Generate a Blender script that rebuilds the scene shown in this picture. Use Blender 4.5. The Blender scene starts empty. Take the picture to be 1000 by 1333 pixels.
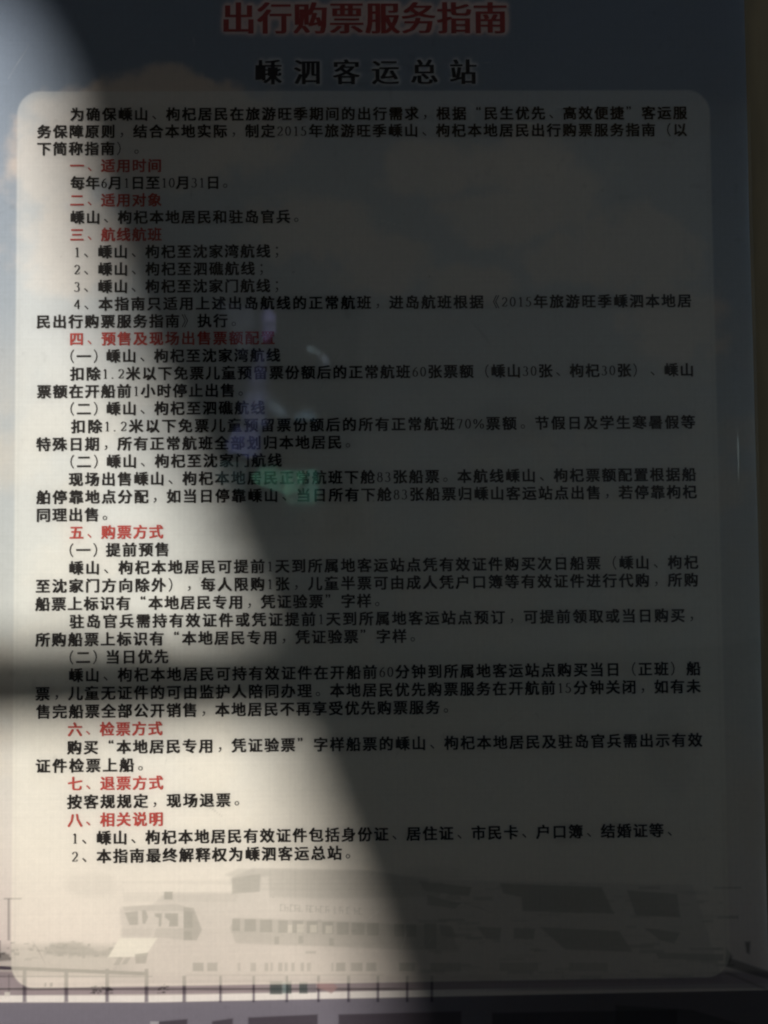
import bpy, math, random
import numpy as np
from mathutils import Vector, Euler, geometry

scene = bpy.context.scene
col = scene.collection
R = math.radians

# ------------------------------------------------------------------ camera
Z0 = 2.0                                   # height of the first text row's origin above the floor
CAM = Vector((0.40294713, -0.99638554, -0.54319154 + Z0))
ROT = Euler((1.6076505, 0.0092044, -0.01230249), 'XYZ')
FOC, CX, CY = 1080.0, 500.0, 666.5          # focal length in pixels of the 1000 x 1333 photograph
cam = bpy.data.cameras.new('camera')
cam.sensor_fit = 'VERTICAL'
cam.sensor_height = 24
cam.lens = 24 * FOC / 1333
cam.clip_start = 0.01
cam.clip_end = 500
co = bpy.data.objects.new('camera', cam)
co.location = CAM
co.rotation_euler = ROT
col.objects.link(co)
scene.camera = co

# ------------------------------------------------------------------ daylight
SUN = Vector((-0.50, -0.80, 0.33)).normalized()      # from the notice towards the sun
world = bpy.data.worlds.new('World')
scene.world = world
world.use_nodes = True
nt = world.node_tree
sky = nt.nodes.new('ShaderNodeTexSky')
sky.sky_type = 'NISHITA'
sky.sun_disc = False
sky.sun_elevation = math.asin(SUN.z)
sky.sun_rotation = math.atan2(SUN.x, SUN.y)
nt.links.new(sky.outputs[0], nt.nodes['Background'].inputs[0])
nt.nodes['Background'].inputs[1].default_value = 0.15
sl = bpy.data.lights.new('sun', 'SUN')
sl.energy = 3.9
sl.angle = R(0.6)
sl.color = (1.0, 0.965, 0.91)
so = bpy.data.objects.new('sun', sl)
so.rotation_euler = SUN.to_track_quat('Z', 'Y').to_euler()
so.location = (-5, -12, 8)
col.objects.link(so)

scene.view_settings.view_transform = 'Standard'
scene.view_settings.look = 'None'
scene.view_settings.exposure = 0.0
scene.view_settings.gamma = 1.0
scene.cycles.use_denoising = True
scene.cycles.max_bounces = 8
scene.cycles.transparent_max_bounces = 12
scene.cycles.sample_clamp_indirect = 4
scene.cycles.filter_width = 2.1

# ------------------------------------------------------------------ plane <-> photograph
M = np.array(ROT.to_matrix())
C0 = np.array(CAM)


def P(px, py, y=0.0):
    """the point of the notice's plane seen at a pixel of the 1000 x 1333 photograph"""
    d = M @ np.array([(px - CX) / FOC, -(py - CY) / FOC, -1.0])
    t = (y - C0[1]) / d[1]
    q = C0 + t * d
    return float(q[0]), float(q[2])


def project(U, V):
    X = np.stack([U - C0[0], np.zeros_like(U) - C0[1], V - C0[2]], -1) @ M
    return CX + FOC * X[..., 0] / -X[..., 2], CY - FOC * X[..., 1] / -X[..., 2]


# ------------------------------------------------------------------ materials
def lin(c):
    return tuple(((v / 255) / 12.92 if v / 255 <= 0.04045 else ((v / 255 + 0.055) / 1.055) ** 2.4) for v in c)


def mat(name, rgb, rough=0.7, spec=0.3, noise=0.0, scale=40.0, bump=0.0, stretch=None):
    m = bpy.data.materials.new(name)
    m.use_nodes = True
    n, l = m.node_tree.nodes, m.node_tree.links
    b = n['Principled BSDF']
    b.inputs['Base Color'].default_value = (*rgb, 1)
    b.inputs['Roughness'].default_value = rough
    b.inputs['Specular IOR Level'].default_value = spec
    if noise or bump:
        tc = n.new('ShaderNodeTexCoord')
        mp = n.new('ShaderNodeMapping')
        if stretch:
            mp.inputs['Scale'].default_value = stretch
        t = n.new('ShaderNodeTexNoise')
        t.inputs['Scale'].default_value = scale
        t.inputs['Detail'].default_value = 6
        l.new(tc.outputs['Object'], mp.inputs[0])
        l.new(mp.outputs[0], t.inputs['Vector'])
        if noise:
            mr = n.new('ShaderNodeMapRange')
            mr.inputs['To Min'].default_value = 1 - noise
            mr.inputs['To Max'].default_value = 1 + noise
            mx = n.new('ShaderNodeVectorMath')
            mx.operation = 'SCALE'
            mx.inputs[0].default_value = rgb
            l.new(t.outputs[0], mr.inputs[0])
            l.new(mr.outputs[0], mx.inputs['Scale'])
            l.new(mx.outputs[0], b.inputs['Base Color'])
        if bump:
            bp = n.new('ShaderNodeBump')
            bp.inputs['Strength'].default_value = bump
            bp.inputs['Distance'].default_value = 0.002
            l.new(t.outputs[0], bp.inputs['Height'])
            l.new(bp.outputs[0], b.inputs['Normal'])
    return m


def print_material():
    """ink-jet banner: the colours of the print, a fine weave and grain over them"""
    m = bpy.data.materials.new('printed_banner')
    m.use_nodes = True
    n, l = m.node_tree.nodes, m.node_tree.links
    b = n['Principled BSDF']
    b.inputs['Roughness'].default_value = 0.55
    b.inputs['Specular IOR Level'].default_value = 0.15
    at = n.new('ShaderNodeAttribute')
    at.attribute_name = 'print'
    tc = n.new('ShaderNodeTexCoord')
    t = n.new('ShaderNodeTexNoise')
    t.inputs['Scale'].default_value = 420
    t.inputs['Detail'].default_value = 3
    l.new(tc.outputs['Object'], t.inputs['Vector'])
    prev = None
    for sc, rot in (((1, 0, 0), 0), ((0, 0, 1), 0)):
        mp = n.new('ShaderNodeMapping')
        mp.inputs['Scale'].default_value = sc
        w = n.new('ShaderNodeTexNoise')
        w.inputs['Scale'].default_value = 330
        w.inputs['Detail'].default_value = 1
        l.new(tc.outputs['Object'], mp.inputs[0])
        l.new(mp.outputs[0], w.inputs['Vector'])
        if prev is None:
            prev = w
        else:
            ad = n.new('ShaderNodeMath')
            ad.operation = 'ADD'
            l.new(prev.outputs[0], ad.inputs[0])
            l.new(w.outputs[0], ad.inputs[1])
            prev = ad
    ad = n.new('ShaderNodeMath')
    ad.operation = 'ADD'
    l.new(prev.outputs[0], ad.inputs[0])
    l.new(t.outputs[0], ad.inputs[1])
    mr = n.new('ShaderNodeMapRange')
    mr.inputs['From Min'].default_value = 0.9
    mr.inputs['From Max'].default_value = 2.1
    mr.inputs['To Min'].default_value = 0.95
    mr.inputs['To Max'].default_value = 1.05
    l.new(ad.outputs[0], mr.inputs[0])
    mx = n.new('ShaderNodeVectorMath')
    mx.operation = 'SCALE'
    l.new(at.outputs['Color'], mx.inputs[0])
    l.new(mr.outputs[0], mx.inputs['Scale'])
    l.new(mx.outputs[0], b.inputs['Base Color'])
    return m


def film_material():
    """clear glossy laminate: see-through, with the reflections of a thin sheet"""
    m = bpy.data.materials.new('clear_laminate')
    m.use_nodes = True
    n, l = m.node_tree.nodes, m.node_tree.links
    n.remove(n['Principled BSDF'])
    out = n['Material Output']
    tr = n.new('ShaderNodeBsdfTransparent')
    tr.inputs[0].default_value = (0.97, 0.975, 0.97, 1)
    gl = n.new('ShaderNodeBsdfGlossy')
    tc = n.new('ShaderNodeTexCoord')
    nz = n.new('ShaderNodeTexNoise')
    nz.inputs['Scale'].default_value = 7
    nz.inputs['Detail'].default_value = 7
    mr = n.new('ShaderNodeMapRange')
    mr.inputs['From Min'].default_value = 0.4
    mr.inputs['From Max'].default_value = 0.7
    mr.inputs['To Min'].default_value = 0.02
    mr.inputs['To Max'].default_value = 0.07
    l.new(tc.outputs['Object'], nz.inputs['Vector'])
    l.new(nz.outputs[0], mr.inputs[0])
    l.new(mr.outputs[0], gl.inputs['Roughness'])
    fr = n.new('ShaderNodeFresnel')
    fr.inputs['IOR'].default_value = 1.5
    mu = n.new('ShaderNodeMath')
    mu.operation = 'MULTIPLY'
    mu.inputs[1].default_value = 1.8
    mu.use_clamp = True
    mx = n.new('ShaderNodeMixShader')
    l.new(fr.outputs[0], mu.inputs[0])
    l.new(mu.outputs[0], mx.inputs[0])
    l.new(tr.outputs[0], mx.inputs[1])
    l.new(gl.outputs[0], mx.inputs[2])
    l.new(mx.outputs[0], out.inputs['Surface'])
    return m


def glint_film(name, rgb, scale=11.0):
    """coloured sheet for the added glint shapes, glowing against the sun; uneven"""
    m = bpy.data.materials.new(name)
    m.use_nodes = True
    n, l = m.node_tree.nodes, m.node_tree.links
    n.remove(n['Principled BSDF'])
    out = n['Material Output']
    t = n.new('ShaderNodeBsdfTranslucent')
    tc = n.new('ShaderNodeTexCoord')
    nz = n.new('ShaderNodeTexNoise')
    nz.inputs['Scale'].default_value = scale
    nz.inputs['Detail'].default_value = 5
    mr = n.new('ShaderNodeMapRange')
    mr.inputs['From Min'].default_value = 0.35
    mr.inputs['From Max'].default_value = 0.7
    mr.inputs['To Min'].default_value = 0.25
    mr.inputs['To Max'].default_value = 1.0
    sc = n.new('ShaderNodeVectorMath')
    sc.operation = 'SCALE'
    sc.inputs[0].default_value = rgb
    l.new(tc.outputs['Object'], nz.inputs['Vector'])
    l.new(nz.outputs[0], mr.inputs[0])
    l.new(mr.outputs[0], sc.inputs['Scale'])
    l.new(sc.outputs[0], t.inputs['Color'])
    l.new(t.outputs[0], out.inputs['Surface'])
    return m


INK = mat('black_ink', (0.022, 0.018, 0.016), 0.6, 0.15, noise=0.25, scale=300)
RED = mat('red_ink', (0.52, 0.085, 0.070), 0.6, 0.15, noise=0.2, scale=300)
TITLE = mat('title_red_ink', (0.50, 0.085, 0.085), 0.6, 0.15, noise=0.2, scale=200)
NAVY = mat('subheading_ink', (0.03, 0.03, 0.04), 0.6, 0.15, noise=0.2, scale=200)
WALL = mat('brown_board', (0.20, 0.145, 0.075), 0.75, 0.2, noise=0.35, scale=14, bump=0.3, stretch=(3, 1, 0.5))
PLASTER = mat('grey_plaster', (0.56, 0.485, 0.43), 0.9, 0.2, noise=0.15, scale=6, bump=0.4)
CONCRETE = mat('grey_concrete', (0.22, 0.205, 0.18), 0.85, 0.2, noise=0.2, scale=5, bump=0.4)
TIMBER = mat('dark_timber', (0.12, 0.08, 0.05), 0.7, 0.3, noise=0.3, scale=20, bump=0.4, stretch=(1, 1, 0.1))
GLINT_MASK = mat('glint_mask', (0.03, 0.03, 0.03), 0.5, 0.3, noise=0.3, scale=8)  # opaque mask round the added glint shapes


def link(name, verts, faces, material, parent=None, smooth=False):
    me = bpy.data.meshes.new(name)
    me.from_pydata(verts, [], faces)
    me.update()
    me.materials.append(material)
    if smooth:
        me.polygons.foreach_set('use_smooth', [True] * len(me.polygons))
    o = bpy.data.objects.new(name, me)
    col.objects.link(o)
    if parent:
        o.parent = parent
    return o


def box(name, a, b, material, parent=None):
    (x0, y0, z0), (x1, y1, z1) = a, b
    v = [(x0, y0, z0), (x1, y0, z0), (x1, y1, z0), (x0, y1, z0), (x0, y0, z1), (x1, y0, z1), (x1, y1, z1), (x0, y1, z1)]
    f = [(0, 3, 2, 1), (4, 5, 6, 7), (0, 1, 5, 4), (1, 2, 6, 5), (2, 3, 7, 6), (3, 0, 4, 7)]
    return link(name, v, f, material, parent)


# ------------------------------------------------------------------ wall of the notice and the added hall that shapes its light
DF = 10.0                                   # depth of the added hall: its pierced front stands 10 m from the notice
KX, KZ = SUN.x / -SUN.y, SUN.z / -SUN.y     # sideways and upward run of a sun ray per metre of depth


def slab(name, a, b, m):
    o = box(name, a, b, m)
    o['kind'] = 'structure'
    return o


HX = 5.75                                    # the added hall is left open on its right side for ambient light
slab('wall', (-7, 0.0, 0.0), (HX, 0.12, 7.4), WALL)
slab('floor', (-7, -DF - 4, -0.15), (13, 0.12, 0.0), CONCRETE)
slab('blocker_ceiling', (-7, -DF - 0.3, 7.4), (HX, -5.2, 7.6), PLASTER)  # unseen roof added to block the sky; gap behind it lets ambient in
slab('blocker_ceiling', (-7, -1.2, 7.4), (HX, 0.12, 7.6), PLASTER)
slab('blocker_side_wall', (-7.2, -DF - 0.3, 0.0), (-7.0, 0.12, 7.6), PLASTER)  # unseen side added to close off the sky


def beam(px, py, depth=DF):
    """where the sun ray that reaches this spot of the notice passes a plane at the given depth"""
    x, z = P(px, py)
    return x + KX * depth, z + KZ * depth


def behind(px, py, depth=DF):
    """the spot at the given depth that the flat laminate mirrors towards the camera"""
    x, z = P(px, py)
    k = depth / -C0[1]
    return x + (x - C0[0]) * k, z + (z - C0[2]) * k


edge = [(-30, -15), (12, 25), (44, 80), (60, 120), (76, 200), (97, 300), (128, 400), (170, 500), (218, 600),
        (262, 700), (303, 800), (338, 900), (364, 980), (396, 1060), (430, 1150), (462, 1240), (495, 1340), (530, 1460)]
beam_cutout = [beam(*p) for p in [(-560, -60), (-150, -40)] + edge] + [beam(560, 1560), beam(-560, 1560)]  # hole cut to the outline of the lit wedge
wx0, wz1 = behind(255, 385)
wx1, wz0 = behind(470, 700)
glint_source = [(wx0, wz0), (wx1, wz0), (wx1, wz1), (wx0, wz1)]  # outline of the added glint panel, set where the laminate mirrors it


def pierced(name, outer, holes, y0, y1, material, parent=None):
    loops = [outer] + holes
    flat = [p for lp in loops for p in lp]
    tris = geometry.tessellate_polygon([[Vector((p[0], p[1], 0)) for p in lp] for lp in loops])
    n = len(flat)
    v = [(x, y0, z) for x, z in flat] + [(x, y1, z) for x, z in flat]
    f = [tuple(t) for t in tris] + [tuple(i + n for i in reversed(t)) for t in tris]
    k = 0
    for lp in loops:
        m = len(lp)
        for i in range(m):
            a, b = k + i, k + (i + 1) % m
            f.append((a, b, b + n, a + n))
        k += m
    return link(name, v, f, material, parent)


fw = pierced('beam_mask_wall', [(-7, 0), (HX, 0), (HX, 7.4), (-7, 7.4)], [beam_cutout, glint_source], -DF - 0.03, -DF, PLASTER)  # unseen wall added to mask the sun down to the lit wedge
fw['kind'] = 'structure'

# dark panel added in that wall, its coloured shapes mirrored as glints
glint_root = bpy.data.objects.new('glint_source', None)
glint_root.location = ((wx0 + wx1) / 2, -DF, wz0)
col.objects.link(glint_root)
glint_root['label'] = 'unseen dark panel with coloured film shapes, added for the glints in the laminate'
glint_root['category'] = 'glint_source'


def rel(o, root):
    o.parent = root
    o.location = Vector((0, 0, 0)) - root.location
    return o


glint_shapes = [
    ('violet_glint', (0.42, 0.45, 0.95), [(346, 403), (352, 402), (357, 406), (361, 414), (358, 423), (361, 430), (353, 436), (346, 446), (341, 438), (345, 426), (341, 412)]),
    ('violet_glint', (0.22, 0.26, 0.55), [(344, 452), (350, 462), (343, 478), (347, 488), (345, 497), (332, 504), (322, 500), (328, 482), (334, 462)]),
    ('violet_glint', (0.36, 0.44, 0.85), [(324, 510), (344, 506), (350, 514), (340, 526), (343, 540), (345, 552), (338, 556), (322, 552), (312, 544), (314, 524)]),
    ('violet_glint', (0.30, 0.36, 0.80), [(306, 556), (320, 556), (336, 562), (333, 574), (336, 588), (318, 598), (308, 590), (294, 592), (289, 580), (298, 566)]),
    ('blue_glint', (0.50, 0.72, 0.90), [(400, 449), (412, 450), (419, 455), (416, 462), (408, 457), (401, 455)]),
    ('blue_glint', (0.42, 0.55, 0.80), [(421, 457), (427, 463), (430, 472), (425, 474), (419, 467)]),
    ('blue_glint', (0.45, 0.68, 0.95), [(348, 522), (357, 520), (366, 531), (376, 539), (366, 543), (358, 538), (350, 533)]),
    ('blue_glint', (0.40, 0.66, 0.92), [(380, 538), (400, 533), (411, 538), (408, 544), (395, 543), (384, 545)]),
    ('green_glint', (0.26, 0.80, 0.60), [(334, 610), (352, 607), (362, 612), (388, 611), (396, 620), (384, 640), (370, 646), (358, 640), (330, 632), (322, 620)]),
    ('green_glint', (0.22, 0.66, 0.56), [(392, 610), (410, 609), (411, 640), (405, 657), (374, 657), (366, 650), (388, 644), (399, 622)]),
    ('grey_glint', (0.14, 0.17, 0.26), [(284, 388), (305, 398), (330, 400), (334, 415), (330, 440), (320, 470), (308, 455), (298, 420)]),
    ('grey_glint', (0.12, 0.20, 0.22), [(282, 600), (316, 604), (316, 640), (290, 636), (270, 618)]),
    ('grey_glint', (0.15, 0.17, 0.20), [(415, 560), (419, 560), (417, 605), (416, 690), (411, 690), (411, 662), (415, 640)]),
]
inset = [[behind(x, y, DF) for x, y in pl] for _, _, pl in glint_shapes]
rel(pierced('glint_mask_pane', glint_source, inset, -DF - 0.018, -DF - 0.012, GLINT_MASK), glint_root)
films = {}
for (name, rgb, pl), q in zip(glint_shapes, inset):
    m = films.get(rgb) or films.setdefault(rgb, glint_film(name, rgb))
    tr = geometry.tessellate_polygon([[Vector((a, b, 0)) for a, b in q]])
    cxq, czq = sum(a for a, b in q) / len(q), sum(b for a, b in q) / len(q)
    q = [(cxq + (a - cxq) * 1.03, czq + (b - czq) * 1.03) for a, b in q]
    rel(link(name, [(a, -DF - 0.008, b) for a, b in q], [tuple(t) for t in tr], m), glint_root)

# unseen timber frame added 6 m in front of the notice: its two rails make the dark bands
DR = 6.0
fr = bpy.data.objects.new('blocker_frame', None)
fr.location = (beam(150, 880, DR)[0], -DR, 0)
col.objects.link(fr)
fr['label'] = 'added timber frame, out of view, that casts the dark bands on the notice'
fr['category'] = 'shadow blocker'
xa, xb = beam(-420, 880, DR)[0], beam(620, 880, DR)[0]
za, zb = beam(150, 861, DR)[1], beam(150, 936, DR)[1]
rel(box('blocker_rail', (xa, -DR - 0.02, zb), (xb, -DR + 0.02, za), TIMBER), fr)
zc, zd = beam(150, 834, DR)[1], beam(150, 844, DR)[1]
rel(box('blocker_rail', (xa, -DR - 0.012, zd), (xb, -DR + 0.012, zc), TIMBER), fr)
for x in (xa, xb):
    rel(box('blocker_post', (x - 0.05, -DR - 0.05, 0), (x + 0.05, -DR + 0.05, za + 0.25), TIMBER), fr)

# ------------------------------------------------------------------ the notice
notice = bpy.data.objects.new('notice_poster', None)
TOP = P(500, -75)[1]
notice.location = (0.4, 0.0, P(500, 1400)[1])
col.objects.link(notice)
notice['label'] = 'large laminated travel and ticketing notice in Chinese with red headings and a faded ferry'
notice['category'] = 'poster'

UL, UR = P(-34, 700)[0], P(984.5, 700)[0]
VB, VT = P(500, 1400)[1], P(500, -75)[1]
STEP = 0.0013
VM = P(500, 1125)[1]                       # the ferry below this height is laid out on a finer grid
us = np.arange(UL, UR, STEP)
vs_ = np.concatenate([np.arange(VB, VM, 0.0011), np.arange(VM, VT, 0.0020)])
us[-1], vs_[-1] = UR, VT
nu, nv = len(us), len(vs_)
U, V = np.meshgrid(us, vs_)
X, Y = project(U, V)

PITCH = 0.02111513
EM = 0.0174


def wave(u, v):
    """gentle buckling of the sheet towards its right edge"""
    e = np.clip((u - (UR - 0.075)) / 0.075, 0, 1)
    return e * 0.0007 * np.sin(v * 9 + 1) + 0.0004 * e ** 2 * np.sin(v * 23)


# -- glyphs, one flat mesh per character from the bundled typeface
glyphs = {}


def glyph(ch):
    key = ch
    if key in glyphs:
        return glyphs[key]
    cu = bpy.data.curves.new('glyph', 'FONT')
    cu.body = ch
    cu.size = 1.0
    cu.resolution_u = 2
    cu.fill_mode = 'FRONT'
    o = bpy.data.objects.new('glyph', cu)
    me = bpy.data.meshes.new_from_object(o)
    v = np.array([(p.co.x, p.co.y) for p in me.vertices]).reshape(-1, 2)
    f = [tuple(p.vertices) for p in me.polygons]
    bpy.data.objects.remove(o)
    bpy.data.meshes.remove(me)
    bpy.data.curves.remove(cu)
    glyphs[key] = (v, f)
    return glyphs[key]


def arc(cx, cy, rx, ry, a0, a1, n=10):
    return [(cx + rx * math.cos(R(a0 + (a1 - a0) * i / n)), cy + ry * math.sin(R(a0 + (a1 - a0) * i / n))) for i in range(n + 1)]


# serif numerals as pen strokes in a 0.5 x 0.7 cell; thick where the pen moves down, thin across
NUM = {
    '0': [arc(.25, .33, .155, .31, 90, 450, 20)],
    '1': [[(.14, .55), (.2, .58), (.255, .64)], [(.26, .64), (.26, .02)], [(.15, .01), (.37, .01)]],
    '2': [arc(.24, .46, .145, .17, 170, -35, 10) + [(.2, .16), (.08, .03)], [(.08, .03), (.36, .03), (.40, .13)]],
    '3': [arc(.22, .49, .13, .145, 150, -80, 10), arc(.21, .18, .165, .175, 85, -150, 12)],
    '4': [[(.32, .0), (.32, .64)], [(.32, .64), (.06, .19)], [(.05, .19), (.43, .19)]],
    '5': [[(.16, .63), (.38, .63)], [(.16, .63), (.12, .38)], arc(.20, .20, .17, .19, 105, -150, 12)],
    '6': [[(.38, .63), (.26, .56), (.14, .38), (.11, .22)], arc(.255, .2, .145, .19, 180, 540, 18)],
    '7': [[(.08, .55), (.10, .62), (.40, .62)], [(.40, .62), (.2, .0)]],
    '8': [arc(.25, .49, .12, .14, 0, 360, 16), arc(.25, .18, .15, .18, 0, 360, 16)],
    '%': [arc(.16, .47, .10, .16, 0, 360, 12), arc(.60, .16, .10, .16, 0, 360, 12), [(.62, .63), (.14, .0)]],
    '.': [arc(.2, .03, .018, .018, 0, 360, 8)],
}


def numeral(ch):
    key = (ch, 'num')
    if key in glyphs:
        return glyphs[key]
    v, f = [], []
    for st in NUM[ch]:
        p = np.array(st)
        t = np.gradient(p, axis=0)
        t /= np.linalg.norm(t, axis=1)[:, None] + 1e-9
        w = 0.019 + 0.027 * np.abs(t[:, 1]) ** 1.5
        nn = np.stack([-t[:, 1], t[:, 0]], 1)
        k = len(v)
        for a, b, c in zip(p, nn, w):
            v += [tuple(a - b * c), tuple(a + b * c)]
        for i in range(len(p) - 1):
            f.append((k + 2 * i, k + 2 * i + 1, k + 2 * i + 3, k + 2 * i + 2))
    glyphs[key] = (np.array(v), f)
    return glyphs[key]


ADV = {'(': 0.5, ')': 0.5, ' ': 0.33, '.': 0.5, '%': 0.8, '~': 0.5}
for d in '0123456789':
    ADV[d] = 0.5


def adv(ch):
    return ADV.get(ch, 1.0)


def text_mesh(name, s, u0, u1, v, em, ink, weight=0.022, bold=None, y=-0.0046):
    total = sum(adv(c) for c in s)
    end = total - (0.6 if s[-1] in '。，、；' else 0.04)
    pitch = (u1 - u0) / end
    verts, faces = [], []
    x = u0

    def put(g, ox, oy, sc, dy=0.0):
        gv, gf = g
        if len(gv) == 0:
            return
        k = len(verts)
        for a, b in gv:
            verts.append((ox + a * sc, y - dy, oy + b * sc))
        faces.extend(tuple(i + k for i in q) for q in gf)

    for c in s:
        w = adv(c) * pitch
        base = v - 0.37 * em
        if c in ' ~':
            pass
        elif c in NUM:
            put(numeral(c), x + (w - (0.76 if c == '%' else 0.5) * em) / 2, v - 0.34 * em, em * 1.02)
        elif c == '(':
            put(glyph('（'), x - 0.52 * em, base, em)
        elif c == ')':
            put(glyph('）'), x + 0.08 * em, base, em)
        elif c in '“”':
            g = glyph(c)
            cxg = (g[0][:, 0].min() + g[0][:, 0].max()) / 2
            top = g[0][:, 1].max()
            fx = 0.72 if c == '“' else 0.24
            for i, (dx, dz) in enumerate(((-1, -1), (1, -1), (1, 1), (-1, 1))):
                put((g[0] * 0.85, g[1]), x + fx * w - cxg * 0.85 * em + dx * 0.018 * em, v + 0.46 * em - top * 0.85 * em + dz * 0.018 * em, em, i * 0.00002)
        else:
            thin = c in '（）《》，、。；'
            o = x + (w - em) / 2
            if bold:
                for i, dx in enumerate(bold):
                    put(glyph(c), o + dx * em, base, em, i * 0.00002)
            else:
                if c in '、，。；':
                    put(glyph(c), o + 0.10 * em, base + 0.05 * em, em)
                elif thin:
                    put(glyph(c), o, base, em)
                else:                                   # heavy face: the outline set four times, a hair apart
                    for i, (dx, dz) in enumerate(((-1, -1), (1, -1), (1, 1), (-1, 1))):
                        put(glyph(c), o + dx * weight * em, base + dz * weight * 0.72 * em, em, i * 0.00002)
        x += w
    o = link(name, verts, faces, ink)
    return rel(o, notice)


LINES = [
    (92, 893, 'k', '为确保嵊山、枸杞居民在旅游旺季期间的出行需求，根据“民生优先、高效便捷”客运服'),
    (49, 893, 'k', '务保障原则，结合本地实际，制定2015年旅游旺季嵊山、枸杞本地居民出行购票服务指南（以'),
    (49, 181, 'k', '下简称指南）。'),
    (92, 212, 'r', '一、适用时间'),
    (93, 296, 'k', '每年6月1日至10月31日。'),
    (92, 212, 'r', '二、适用对象'),
    (92, 388, 'k', '嵊山、枸杞本地居民和驻岛官兵。'),
    (92, 212, 'r', '三、航线航班'),
    (97, 362, 'k', '1、嵊山、枸杞至沈家湾航线；'),
    (97, 342, 'k', '2、嵊山、枸杞至泗礁航线；'),
    (97, 362, 'k', '3、嵊山、枸杞至沈家门航线；'),
    (97, 899, 'k', '4、本指南只适用上述出岛航线的正常航班，进岛航班根据《2015年旅游旺季嵊泗本地居'),
    (48, 307, 'k', '民出行购票服务指南》执行。'),
    (91, 359, 'r', '四、预售及现场出售票额配置'),
    (90, 366, 'k', '(一) 嵊山、枸杞至沈家湾航线'),
    (92, 902, 'k', '扣除1.2米以下免票儿童预留票份额后的正常航班60张票额（嵊山30张、枸杞30张）、嵊山'),
    (49, 316, 'k', '票额在开船前1小时停止出售。'),
    (90, 346, 'k', '(二) 嵊山、枸杞至泗礁航线'),
    (93, 904, 'k', '扣除1.2米以下免票儿童预留票份额后的所有正常航班70%票额。节假日及学生寒暑假等'),
    (48, 455, 'k', '特殊日期，所有正常航班全部划归本地居民。'),
    (90, 368, 'k', '(二) 嵊山、枸杞至沈家门航线'),
    (90, 905, 'k', '现场出售嵊山、枸杞本地居民正常航班下舱83张船票。本航线嵊山、枸杞票额配置根据船'),
    (48, 906, 'k', '舶停靠地点分配，如当日停靠嵊山、当日所有下舱83张船票归嵊山客运站点出售，若停靠枸杞'),
    (48, 140, 'k', '同理出售。'),
    (91, 214, 'r', '五、购票方式'),
    (89, 222, 'k', '(一) 提前预售'),
    (90, 908, 'k', '嵊山、枸杞本地居民可提前1天到所属地客运站点凭有效证件购买次日船票（嵊山、枸杞'),
    (47, 908, 'k', '至沈家门方向除外），每人限购1张，儿童半票可由成人凭户口簿等有效证件进行代购，所购'),
    (47, 493, 'k', '船票上标识有“本地居民专用，凭证验票”字样。'),
    (91, 900, 'k', '驻岛官兵需持有效证件或凭证提前1天到所属地客运站点预订，可提前领取或当日购买，'),
    (47, 539, 'k', '所购船票上标识有“本地居民专用，凭证验票”字样。'),
    (89, 221, 'k', '(二) 当日优先'),
    (90, 911, 'k', '嵊山、枸杞本地居民可持有效证件在开船前60分钟到所属地客运站点购买当日（正班）船'),
    (47, 911, 'k', '票，儿童无证件的可由监护人陪同办理。本地居民优先购票服务在开航前15分钟关闭，如有未'),
    (48, 582, 'k', '售完船票全部公开销售，本地居民不再享受优先购票服务。'),
    (89, 213, 'r', '六、检票方式'),
    (88, 913, 'k', '购买“本地居民专用，凭证验票”字样船票的嵊山、枸杞本地居民及驻岛官兵需出示有效'),
    (47, 186, 'k', '证件检票上船。'),
    (89, 214, 'r', '七、退票方式'),
    (88, 311, 'k', '按客规规定，现场退票。'),
    (89, 214, 'r', '八、相关说明'),
    (94, 872, 'k', '1、嵊山、枸杞本地居民有效证件包括身份证、居住证、市民卡、户口簿、结婚证等、'),
    (94, 455, 'k', '2、本指南最终解释权为嵊泗客运总站。'),
]
for i, (x0, x1, ink, s) in enumerate(LINES):
    r = i + 1
    yy = 151 + (r - 1) * 22.88
    v = Z0 - r * PITCH
    o = text_mesh('text_line', s, P(x0, yy)[0], P(x1, yy)[0], v, EM, RED if ink == 'r' else INK,
                  weight=0.028 if ink == 'r' else 0.031)
    if ink == 'r':
        o['label'] = 'red section heading'

u0, v0 = P(288, 27)
title = text_mesh('title_lettering', '出行购票服务指南', u0, P(659, 27)[0], v0, 0.0425, TITLE, weight=0.004,
                  bold=(-0.036, -0.024, -0.012, 0.0, 0.012, 0.024, 0.036))
title['label'] = 'big red title lettering with a pale glow'
u0, v0 = P(333, 97)
sub = text_mesh('subtitle_lettering', '嵊~泗~客~运~总~站', u0, P(618, 97)[0], v0, 0.0335, NAVY, weight=0.0,
                bold=(-0.034, -0.023, -0.012, 0.0, 0.012, 0.023, 0.034))


# -- the printed picture, worked out point by point over the sheet
rng = np.random.default_rng(7)


def smooth(a, kv, ku):
    for axis, k in ((0, kv), (1, ku)):
        h = int(3 * k) + 1
        w = np.exp(-0.5 * (np.arange(-h, h + 1) / k) ** 2)
        w /= w.sum()
        a = np.apply_along_axis(lambda r: np.convolve(np.pad(r, h, 'edge'), w, 'valid'), axis, a)
    return a


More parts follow.
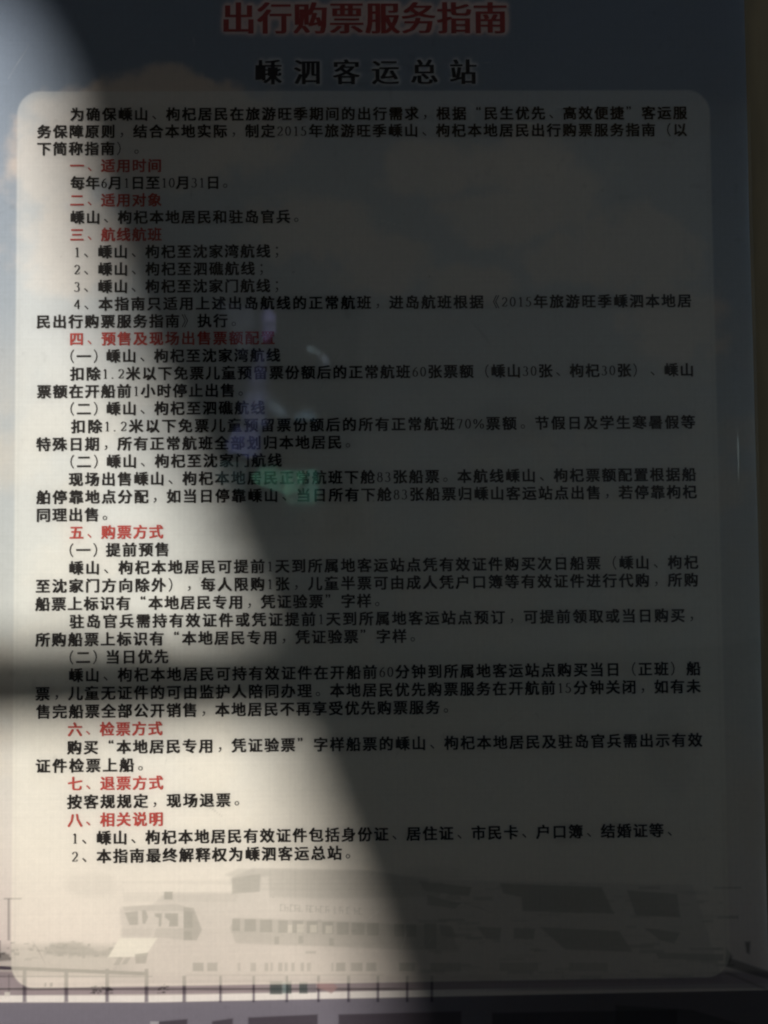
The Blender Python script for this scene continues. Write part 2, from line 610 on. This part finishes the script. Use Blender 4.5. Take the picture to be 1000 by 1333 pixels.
def fbm(cell, octs=4, seed=0):
    g = np.random.default_rng(seed)
    out = np.zeros_like(X)
    amp = 1.0
    for _ in range(octs):
        h, w = int(1600 / cell) + 4, int(1200 / cell) + 4
        t = g.random((h, w))
        fx, fy = (X + 80) / cell, (Y + 120) / cell
        fx = np.clip(fx, 0, w - 2.001)
        fy = np.clip(fy, 0, h - 2.001)
        ix, iy = fx.astype(int), fy.astype(int)
        dx, dy = fx - ix, fy - iy
        dx, dy = dx * dx * (3 - 2 * dx), dy * dy * (3 - 2 * dy)
        out += amp * ((t[iy, ix] * (1 - dx) + t[iy, ix + 1] * dx) * (1 - dy) + (t[iy + 1, ix] * (1 - dx) + t[iy + 1, ix + 1] * dx) * dy - 0.5)
        amp *= 0.5
        cell /= 2
    return out


def sstep(a, b, x):
    t = np.clip((x - a) / (b - a), 0, 1)
    return t * t * (3 - 2 * t)


img = np.zeros(X.shape + (3,))
stops = [(-80, (150, 163, 184)), (120, (158, 169, 185)), (330, (176, 184, 194)), (600, (202, 206, 208)), (850, (216, 216, 211)),
         (1100, (228, 220, 212)), (1230, (222, 209, 203)), (1420, (215, 202, 193))]
ys = np.array([s[0] for s in stops])
for c in range(3):
    img[..., c] = np.interp(Y, ys, [lin(s[1])[c] for s in stops])


def blend(mask, rgb, amount=1.0):
    global img
    k = (mask * amount)[..., None]
    img = img * (1 - k) + np.array(lin(rgb)) * k


gamma = 1.0


def tint(mask, f):
    global img
    f = np.array(f if isinstance(f, (tuple, list)) else (f, f, f)) ** (gamma[..., None] if isinstance(gamma, np.ndarray) else gamma)
    img = img * (1 - mask[..., None] * (1 - f))


n1, n2 = fbm(90, 5, 1), fbm(26, 4, 2)


def puff(cx, cy, rx, ry, soft=0.35):
    d = np.sqrt(((X - cx) / rx) ** 2 + ((Y - cy) / ry) ** 2) + n2 * 0.45 + n1 * 0.2
    return 1 - sstep(1 - soft, 1 + soft, d)


WARM = (229, 215, 205)
for a in [(212, 116, 62, 24), (268, 124, 44, 18), (160, 124, 40, 16), (215, 138, 78, 40), (160, 150, 70, 34), (262, 150, 60, 34), (95, 150, 60, 30), (70, 215, 60, 60), (190, 190, 130, 60), (330, 175, 60, 50),
          (560, 215, 65, 38), (640, 225, 60, 32), (690, 205, 60, 40), (720, 250, 70, 50), (650, 285, 80, 34), (830, 320, 70, 50),
          (500, 345, 60, 40), (610, 372, 60, 26), (880, 420, 60, 60), (400, 300, 90, 40), (110, 330, 80, 60), (740, 340, 60, 30)]:
    blend(puff(*a, soft=0.34), WARM, 0.80)
blend(sstep(0.05, 0.6, n1 + 0.25) * sstep(380, 600, Y) * (1 - sstep(1050, 1180, Y)), (228, 218, 204), 0.5)


def poly(pts, soft=1.2):
    """mask of a polygon in the printed picture, its rim softened"""
    p = np.array(pts, float)
    x0, y0 = p.min(0) - 4
    x1, y1 = p.max(0) + 4
    m = np.zeros(X.shape)
    w = np.where((X > x0) & (X < x1) & (Y > y0) & (Y < y1))
    if len(w[0]) == 0:
        return m
    x, y = X[w], Y[w]
    inside = np.zeros(len(x), bool)
    dist = np.full(len(x), 1e9)
    for i in range(len(p)):
        (ax, ay), (bx, by) = p[i], p[(i + 1) % len(p)]
        if ay != by:
            c = ((ay > y) != (by > y)) & (x < (bx - ax) * (y - ay) / (by - ay) + ax)
            inside ^= c
        ex, ey = bx - ax, by - ay
        t = np.clip(((x - ax) * ex + (y - ay) * ey) / (ex * ex + ey * ey + 1e-9), 0, 1)
        dist = np.minimum(dist, np.hypot(x - ax - t * ex, y - ay - t * ey))
    s = np.where(inside, dist, -dist)
    m[w] = sstep(-soft, soft, s)
    return m


def rect(x0, y0, x1, y1, soft=1.0):
    return poly([(x0, y0), (x1, y0), (x1, y1), (x0, y1)], soft)


def base_picture():
    # far shore, cranes and quay at the left
    tint(sstep(1222, 1232, Y) * (1 - sstep(1262, 1275, Y)) * (1 - sstep(140, 190, X)), 0.80)
    for k in range(60):
        g = random.Random(k)
        x, y = g.uniform(-30, 165), g.uniform(1222, 1245)
        tint(rect(x, y, x + g.uniform(2, 9), y + g.uniform(1.5, 4)), g.uniform(0.55, 0.9))
    tint(poly([(68, 1226), (100, 1224), (130, 1236), (150, 1232), (150, 1244), (60, 1240)], 3), 0.7)
    tint(rect(12, 1168, 15, 1222), 0.55)
    tint(rect(7, 1167, 30, 1169), 0.65)
    tint(rect(1, 1222, 3, 1245), 0.5)
    tint(poly([(-30, 1240), (6, 1238), (14, 1240), (16, 1248), (-30, 1252)], 2), 0.45)
    # the ferry's hull and decks
    tint(poly([(157, 1180), (200, 1175), (214, 1163), (232, 1160), (308, 1161), (300, 1142), (330, 1128), (478, 1131), (545, 1143),
               (900, 1150), (916, 1200), (940, 1277), (140, 1277), (158, 1240), (160, 1210)], 2), (0.87, 0.865, 0.875))
    tint(poly([(162, 1172), (310, 1172), (310, 1159), (164, 1160), (160, 1150), (164, 1148), (308, 1150), (308, 1145), (160, 1146)], 1.5), 0.93)
    blend(poly([(157, 1219), (206, 1219), (190, 1243), (142, 1244)], 1.5), (238, 232, 220), 0.9)
    tint(poly([(294, 1137), (310, 1129), (480, 1131), (560, 1142), (545, 1166), (420, 1168), (352, 1166), (350, 1140), (304, 1141)], 2.5), 0.84)
    for k in range(12):
        tint(rect(352 + k * 16, 1131 + k * 0.9, 353.2 + k * 16, 1166), 0.93)
    tint(poly([(303, 1141), (340, 1136), (339, 1159), (303, 1162)], 1.5), 0.62)
    for y in (1148, 1155):
        tint(rect(340, y, 545, y + 1.5), 0.88)
    tint(rect(215, 1159, 226, 1169), 0.30)
    tint(poly([(160, 1178), (232, 1175), (250, 1180), (250, 1184), (164, 1184)], 1), 0.85)
    for q, f in [([(164, 1186), (181, 1184), (181, 1202), (170, 1202)], .6), ([(186, 1183), (191, 1183), (194, 1192), (190, 1201), (187, 1200)], .5),
                 ([(203, 1187), (212, 1187), (211, 1204), (208, 1204), (208, 1193), (203, 1191)], .42),
                 ([(216, 1187), (233, 1187), (233, 1204), (221, 1204), (222, 1197), (216, 1192)], .42),
                 ([(240, 1179), (253, 1180), (264, 1208), (257, 1222), (240, 1222)], .62),
                 ([(241, 1184), (252, 1185), (252, 1206), (241, 1206)], .55), ([(241, 1210), (251, 1210), (251, 1221), (241, 1221)], .6),
                 ([(204, 1206), (240, 1206), (240, 1221), (202, 1218)], .86), ([(158, 1206), (200, 1206), (198, 1217), (158, 1217)], .93),
                 ([(177, 1240), (194, 1238), (191, 1252), (178, 1252)], .55), ([(155, 1244), (162, 1244), (156, 1254), (149, 1254)], .7),
                 ([(165, 1244), (172, 1244), (166, 1253), (160, 1253)], .7)]:
        tint(poly(q, 1), f)
    # saloon band and its windows
    tint(poly([(300, 1205), (307, 1193), (420, 1196), (520, 1201), (585, 1205), (598, 1237), (480, 1232), (308, 1226)], 2), 0.78)
    for x0, x1 in [(303, 313), (319, 334), (339, 355), (363, 375), (381, 395), (400, 414), (420, 434), (439, 454), (458, 475), (478, 493),
                   (513, 526), (529, 542)]:
        y0 = 1194 + (x0 - 303) * 0.033
        tint(rect(x0, y0, x1, y0 + 16, 0.7), 0.50)
    tint(rect(552, 1200, 568, 1233), 0.5)
    for x0, y0, x1, y1 in [(375, 1202, 381, 1212), (387, 1201, 396, 1212), (404, 1202, 413, 1212), (424, 1203, 433, 1213)]:
        blend(rect(x0, y0, x1, y1), (222, 212, 200), 0.55)
    for x, y in [(358, 1217), (389, 1216), (429, 1219)]:
        tint(rect(x, y, x + 6, y + 10), 0.5)
    tint(rect(398, 1236, 412, 1239), 0.7)
    # faint latin lettering on the side
    for k, x in enumerate([365, 371, 378, 384, 390, 399, 404, 411, 417, 424, 435, 442, 451, 461, 467]):
        y = 1175 + (x - 365) * 0.045
        tint(rect(x, y, x + 1.5, y + 9, 0.7), 0.75)
        if k % 3 != 1:
            tint(rect(x, y, x + 5, y + 1.5, 0.7), 0.78)
        if k % 2:
            tint(rect(x, y + 4, x + 5, y + 5.2, 0.7), 0.78)
            tint(rect(x + 3.5, y + 4, x + 5, y + 9, 0.7), 0.78)
        else:
            tint(rect(x, y + 8, x + 5, y + 9, 0.7), 0.78)
    # lower row of windows
    for x0, x1, f in [(252, 266, .55), (271, 284, .6), (310, 314, .8), (327, 334, .7), (345, 350, .7), (353, 356, .7), (363, 368, .65), (371, 375, .7),
                      (380, 384, .65), (392, 396, .65), (400, 405, .7), (432, 434, .7), (438, 450, .6), (457, 472, .65), (477, 490, .65),
                      (520, 540, .6), (560, 600, .7), (650, 700, .75), (740, 790, .75)]:
        tint(rect(x0, 1251, x1, 1262), f)
    tint(rect(243, 1266, 500, 1268), 0.85)
    # stern decks on the right
    for q, f in [([(545, 1145), (614, 1153), (610, 1165), (553, 1158)], .5), ([(556, 1163), (600, 1174), (592, 1181), (556, 1176)], .6),
                 ([(650, 1148), (782, 1153), (798, 1187), (680, 1184), (678, 1166), (655, 1161)], .42),
                 ([(815, 1157), (880, 1162), (884, 1192), (826, 1189)], .5), ([(826, 1182), (882, 1184), (884, 1192), (828, 1190)], .7),
                 ([(620, 1204), (652, 1206), (650, 1222), (632, 1220)], .55), ([(668, 1206), (696, 1207), (694, 1221), (668, 1220)], .5),
                 ([(702, 1205), (805, 1210), (822, 1237), (735, 1234)], .5), ([(838, 1206), (884, 1212), (876, 1226), (858, 1222)], .5),
                 ([(572, 1202), (588, 1204), (594, 1218), (574, 1216)], .6), ([(852, 1238), (940, 1240), (940, 1248), (856, 1246)], .6)]:
        tint(poly(q, 1.5), f)
    for k in range(120):
        g = random.Random(500 + k)
        x, y = g.uniform(540, 935), g.uniform(1145, 1272)
        tint(rect(x, y, x + g.uniform(4, 40), y + g.uniform(1, 5), 1.5), g.uniform(0.7, 0.95))
    # quay strip, white kerb, deck
    tint(sstep(1258, 1266, Y) * (1 - sstep(1291, 1295, Y + (X - 100) * 0.01)) * (1 - panel), (0.52, 0.49, 0.55))
    tint(sstep(1262, 1270, Y) * panel, (0.96, 0.95, 0.96))
    q = Y - np.where(X < 200, 0, -(X - 200) * 0.02)
    strip = sstep(1292.5, 1294.5, q) * (1 - sstep(1301, 1303, q))
    blend(strip * (1 - sstep(520, 720, X) * 0.85), (240, 232, 226), 1)
    deck = sstep(1301.5, 1303.5, q)
    blend(deck, (130, 124, 134), 1)
    tint(deck * sstep(450, 800, X), (0.6, 0.55, 0.5))
    for x0, y0, x1, y1 in [(8, 1333, 60, 1400), (200, 1326, 245, 1400), (277, 1325, 304, 1400), (324, 1320, 414, 1400), (441, 1316, 600, 1400),
                           (640, 1314, 880, 1400)]:
        tint(poly([(x0, y0 + 2), (x1, y0 - 2), (x1, y1), (x0, y1)], 1.5), (0.40, 0.36, 0.38))
    blend(rect(197, 1327, 208, 1340), (185, 180, 185), 0.8)
    tint(poly([(800, 1306), (900, 1312), (1010, 1345), (1010, 1400), (800, 1400)], 2), 0.5)


def rails():
    h = 1257 + (X + 10) * 0.041
    tint((sstep(-3, -1.6, Y - h) * (1 - sstep(1.6, 3, Y - h))) * (1 - sstep(190, 196, X)), (0.13, 0.11, 0.16))
    tint(rect(-40, 1268, 200, 1269.6, 0.8), 0.6)
    m = sstep(1283, 1284.2, Y) * (1 - sstep(1286, 1287.2, Y)) * (1 - sstep(500, 560, X))
    tint(m, 0.45)
    for x in (34, 88, 141, 192, 241, 288, 331, 374, 415, 454, 492, 530, 562):
        w = 2.4 if x < 250 else 1.7
        top = 1259 if x < 200 else 1268
        tint(rect(x - w, top, x + w, 1302), (0.34, 0.32, 0.37))
    tint(rect(13, 1266, 14.5, 1290), 0.6)
    for a, f in [((352, 1275, 368, 1292), .10), ((373, 1275, 380, 1291), .14), ((390, 1276, 401, 1291), .12)]:
        blend(rect(*a), (62, 76, 74), 0.8)
    blend(rect(368, 1276, 373, 1291), (120, 140, 138), 0.7)
    blend(rect(401, 1277, 412, 1290), (120, 115, 120), 0.6)
    blend(poly([(412, 1276), (434, 1277), (440, 1283), (432, 1291), (424, 1287), (414, 1284)], 1.5), (172, 140, 138), 0.75)
    for k in range(26):
        g = random.Random(90 + k)
        x, y = g.uniform(118, 146), g.uniform(1280, 1291)
        tint(rect(x, y, x + g.uniform(1, 4), y + g.uniform(1, 3), 0.8), 0.4)
    for k in range(14):
        g = random.Random(900 + k)
        x, y = g.uniform(206, 218), g.uniform(1278, 1290)
        tint(rect(x, y, x + g.uniform(1, 5), y + g.uniform(1, 3), 0.8), 0.5)
    blend(rect(8, 1289, 15, 1295), (225, 218, 210), 0.8)
    tint(rect(60, 1277, 62, 1282), 0.5)
    tint(rect(67, 1277, 70, 1282), 0.5)
    # lines and blots beyond the white panel at the lower right
    tint(poly([(943, 1243), (1010, 1266), (1010, 1276), (943, 1256)], 2), 0.42)
    tint(poly([(944, 1232), (952, 1243), (948, 1252), (943, 1250)], 2), 0.5)
    tint(poly([(968, 1224), (975, 1224), (974, 1240), (970, 1238)], 2), 0.35)
    tint(poly([(943, 1262), (1010, 1290), (1010, 1293), (943, 1265)], 2), 0.65)


# the translucent white panel with rounded corners that carries the text
pl, _ = P(20.5, 700)
pr, _ = P(935.5, 700)
_, pt = P(480, 120.5)
_, pb = P(480, 1277)
rad = 0.028
qx = np.abs(U - (pl + pr) / 2) - ((pr - pl) / 2 - rad)
qz = np.abs(V - (pt + pb) / 2) - ((pt - pb) / 2 - rad)
sd = np.hypot(np.maximum(qx, 0), np.maximum(qz, 0)) + np.minimum(np.maximum(qx, qz), 0) - rad
panel = 1 - sstep(-0.0012, 0.0012, sd)
gamma = 1 + 1.5 * panel
base_picture()
rails()

seam = 1 - sstep(0.0006, 0.0026, np.abs(sd + 0.004))
gamma = 1.0
pc = [(120, (240, 240, 238)), (500, (244, 243, 238)), (850, (245, 243, 235)), (1100, (245, 239, 227)), (1280, (243, 234, 221))]
k_ = (panel * 0.56)[..., None]
img = img * (1 - k_) + k_ * np.stack([np.interp(Y, [a for a, _ in pc], [lin(b)[c] for _, b in pc]) for c in range(3)], -1)
tint(seam * panel * (Y > 200), 0.965)

# stains and dust of the banner
blot = sstep(0.75, 1.05, fbm(14, 3, 5) + 0.55 * n1 + 0.2)
tint(blot, 0.91)
img *= (1 + 0.035 * fbm(5, 2, 9) + 0.05 * fbm(170, 3, 4))[..., None]
for k in range(26):
    g = random.Random(77 + k)
    x, y = g.uniform(0, 960), g.uniform(140, 1270)
    tint(rect(x, y, x + g.uniform(0.5, 2.2), y + g.uniform(0.5, 2.2), 0.8), 0.6)


for k in range(46):                         # scuffs and fine scratches
    g = random.Random(3000 + k)
    x, y, a, n = g.uniform(0, 960), g.uniform(20, 1300), g.uniform(0, math.pi), g.uniform(8, 60)
    ex, ey = math.cos(a) * n, math.sin(a) * n
    m_ = poly([(x, y), (x + ex / 2 + 1, y + ey / 2 - 1.5), (x + ex, y + ey), (x + ex / 2, y + ey / 2 - 0.4)], 0.9)
    if k % 3:
        blend(m_, (245, 242, 236), 0.45)
    else:
        tint(m_, 0.75)
for cx_, cy_, rx_, ry_ in [(735, 1085, 16, 12), (560, 1140, 40, 12), (300, 690, 26, 18), (660, 560, 50, 30), (870, 980, 30, 60), (120, 1150, 30, 14)]:
    tint(puff(cx_, cy_, rx_, ry_, soft=0.5), 0.93)          # old water marks


def glow(obj, k, rgb, amount, gain):
    """pale printed halo round lettering"""
    me = obj.data
    acc = np.zeros(X.shape)
    for e in me.edges:
        a, b = me.vertices[e.vertices[0]].co, me.vertices[e.vertices[1]].co
        m = max(2, int(math.hypot(a.x - b.x, a.z - b.z) / 0.001))
        for t in range(m):
            t /= m
            i = int(np.searchsorted(us, a.x + (b.x - a.x) * t))
            j = int(np.searchsorted(vs_, a.z + (b.z - a.z) * t))
            if 0 <= i < nu and 0 <= j < nv:
                acc[j, i] = 1
    rows = np.where(acc.any(1))[0]
    lo, hi = max(0, rows.min() - 12), min(nv, rows.max() + 12)
    sub_ = smooth(acc[lo:hi], k / 0.0020, k / 0.0013)
    full = np.zeros(X.shape)
    full[lo:hi] = np.clip(sub_ * gain, 0, 1)
    blend(full, rgb, amount)


glow(title, 0.0030, (255, 232, 230), 1.0, 3.4)
glow(sub, 0.0018, (240, 240, 242), 0.8, 1.8)

img = np.clip(img, 0.004, 0.94)
co3 = np.stack([U, -0.0040 - wave(U, V), V], -1).reshape(-1, 3)
idx = np.arange(nu * nv).reshape(nv, nu)
quads = np.stack([idx[:-1, :-1], idx[:-1, 1:], idx[1:, 1:], idx[1:, :-1]], -1).reshape(-1, 4)
me = bpy.data.meshes.new('print_sheet')
me.vertices.add(len(co3))
me.vertices.foreach_set('co', co3.ravel())
me.loops.add(quads.size)
me.loops.foreach_set('vertex_index', quads.ravel())
me.polygons.add(len(quads))
me.polygons.foreach_set('loop_start', np.arange(0, quads.size, 4))
me.polygons.foreach_set('loop_total', np.full(len(quads), 4))
me.update(calc_edges=True)
at = me.color_attributes.new('print', 'FLOAT_COLOR', 'POINT')
at.data.foreach_set('color', np.concatenate([img, np.ones(X.shape + (1,))], -1).ravel())
me.materials.append(print_material())
me.polygons.foreach_set('use_smooth', np.ones(len(quads), bool))
sheet = bpy.data.objects.new('print_sheet', me)
col.objects.link(sheet)
rel(sheet, notice)

rel(box('backing_board', (UL + 0.001, -0.0022, VB + 0.001), (UR - 0.001, -0.0002, VT - 0.001), mat('board_edge', (0.35, 0.34, 0.32))), notice)

# -- clear film over everything, puckered along its right edge
fn, fm = 300, 400
fu = np.linspace(UL - 0.002, UR + 0.003, fn)
fv = np.linspace(VB - 0.002, VT + 0.002, fm)
FU, FV = np.meshgrid(fu, fv)
g = np.random.default_rng(3)
base = -0.0064 - 0.5 * wave(FU, FV)
fx_, fy_ = project(FU, FV)


def ridge(cx, c, w, y0, y1, h):
    """one long soft crease: cx px at the top, c px of sideways drift, between two heights"""
    x = cx + c * np.sin((fy_ - y0) / (y1 - y0) * math.pi)
    env = np.clip((fy_ - y0) / 60, 0, 1) * np.clip((y1 - fy_) / 60, 0, 1)
    return h * env * np.exp(-((fx_ - x - (fy_ - 666) * 0.022) / w) ** 2)


for a in [(948, 4, 9, 330, 560, 0.0009), (958, -3, 4, 520, 720, 0.0007), (951, 3, 12, -80, 300, 0.0006), (962, 3, 10, 700, 1000, 0.0007),
          (938, 5, 6, 980, 1280, 0.0011), (950, -6, 8, 1020, 1300, 0.0008), (932, 3, 6, 180, 520, 0.0004), (925, 4, 8, 1120, 1330, 0.0006)]:
    base = base - 0.20 * ridge(*a)
wob = sum(0.00010 * np.sin(FU * a + FV * b + c) for a, b, c in [(9, 4, 0), (5, -8, 1), (14, 11, 2)])
base = base + wob
fc = np.stack([FU, base, FV], -1).reshape(-1, 3)
ii = np.arange(fn * fm).reshape(fm, fn)
fq = np.stack([ii[:-1, :-1], ii[:-1, 1:], ii[1:, 1:], ii[1:, :-1]], -1).reshape(-1, 4)
o = link('cover_film', fc.tolist(), fq.tolist(), film_material(), smooth=True)
rel(o, notice)
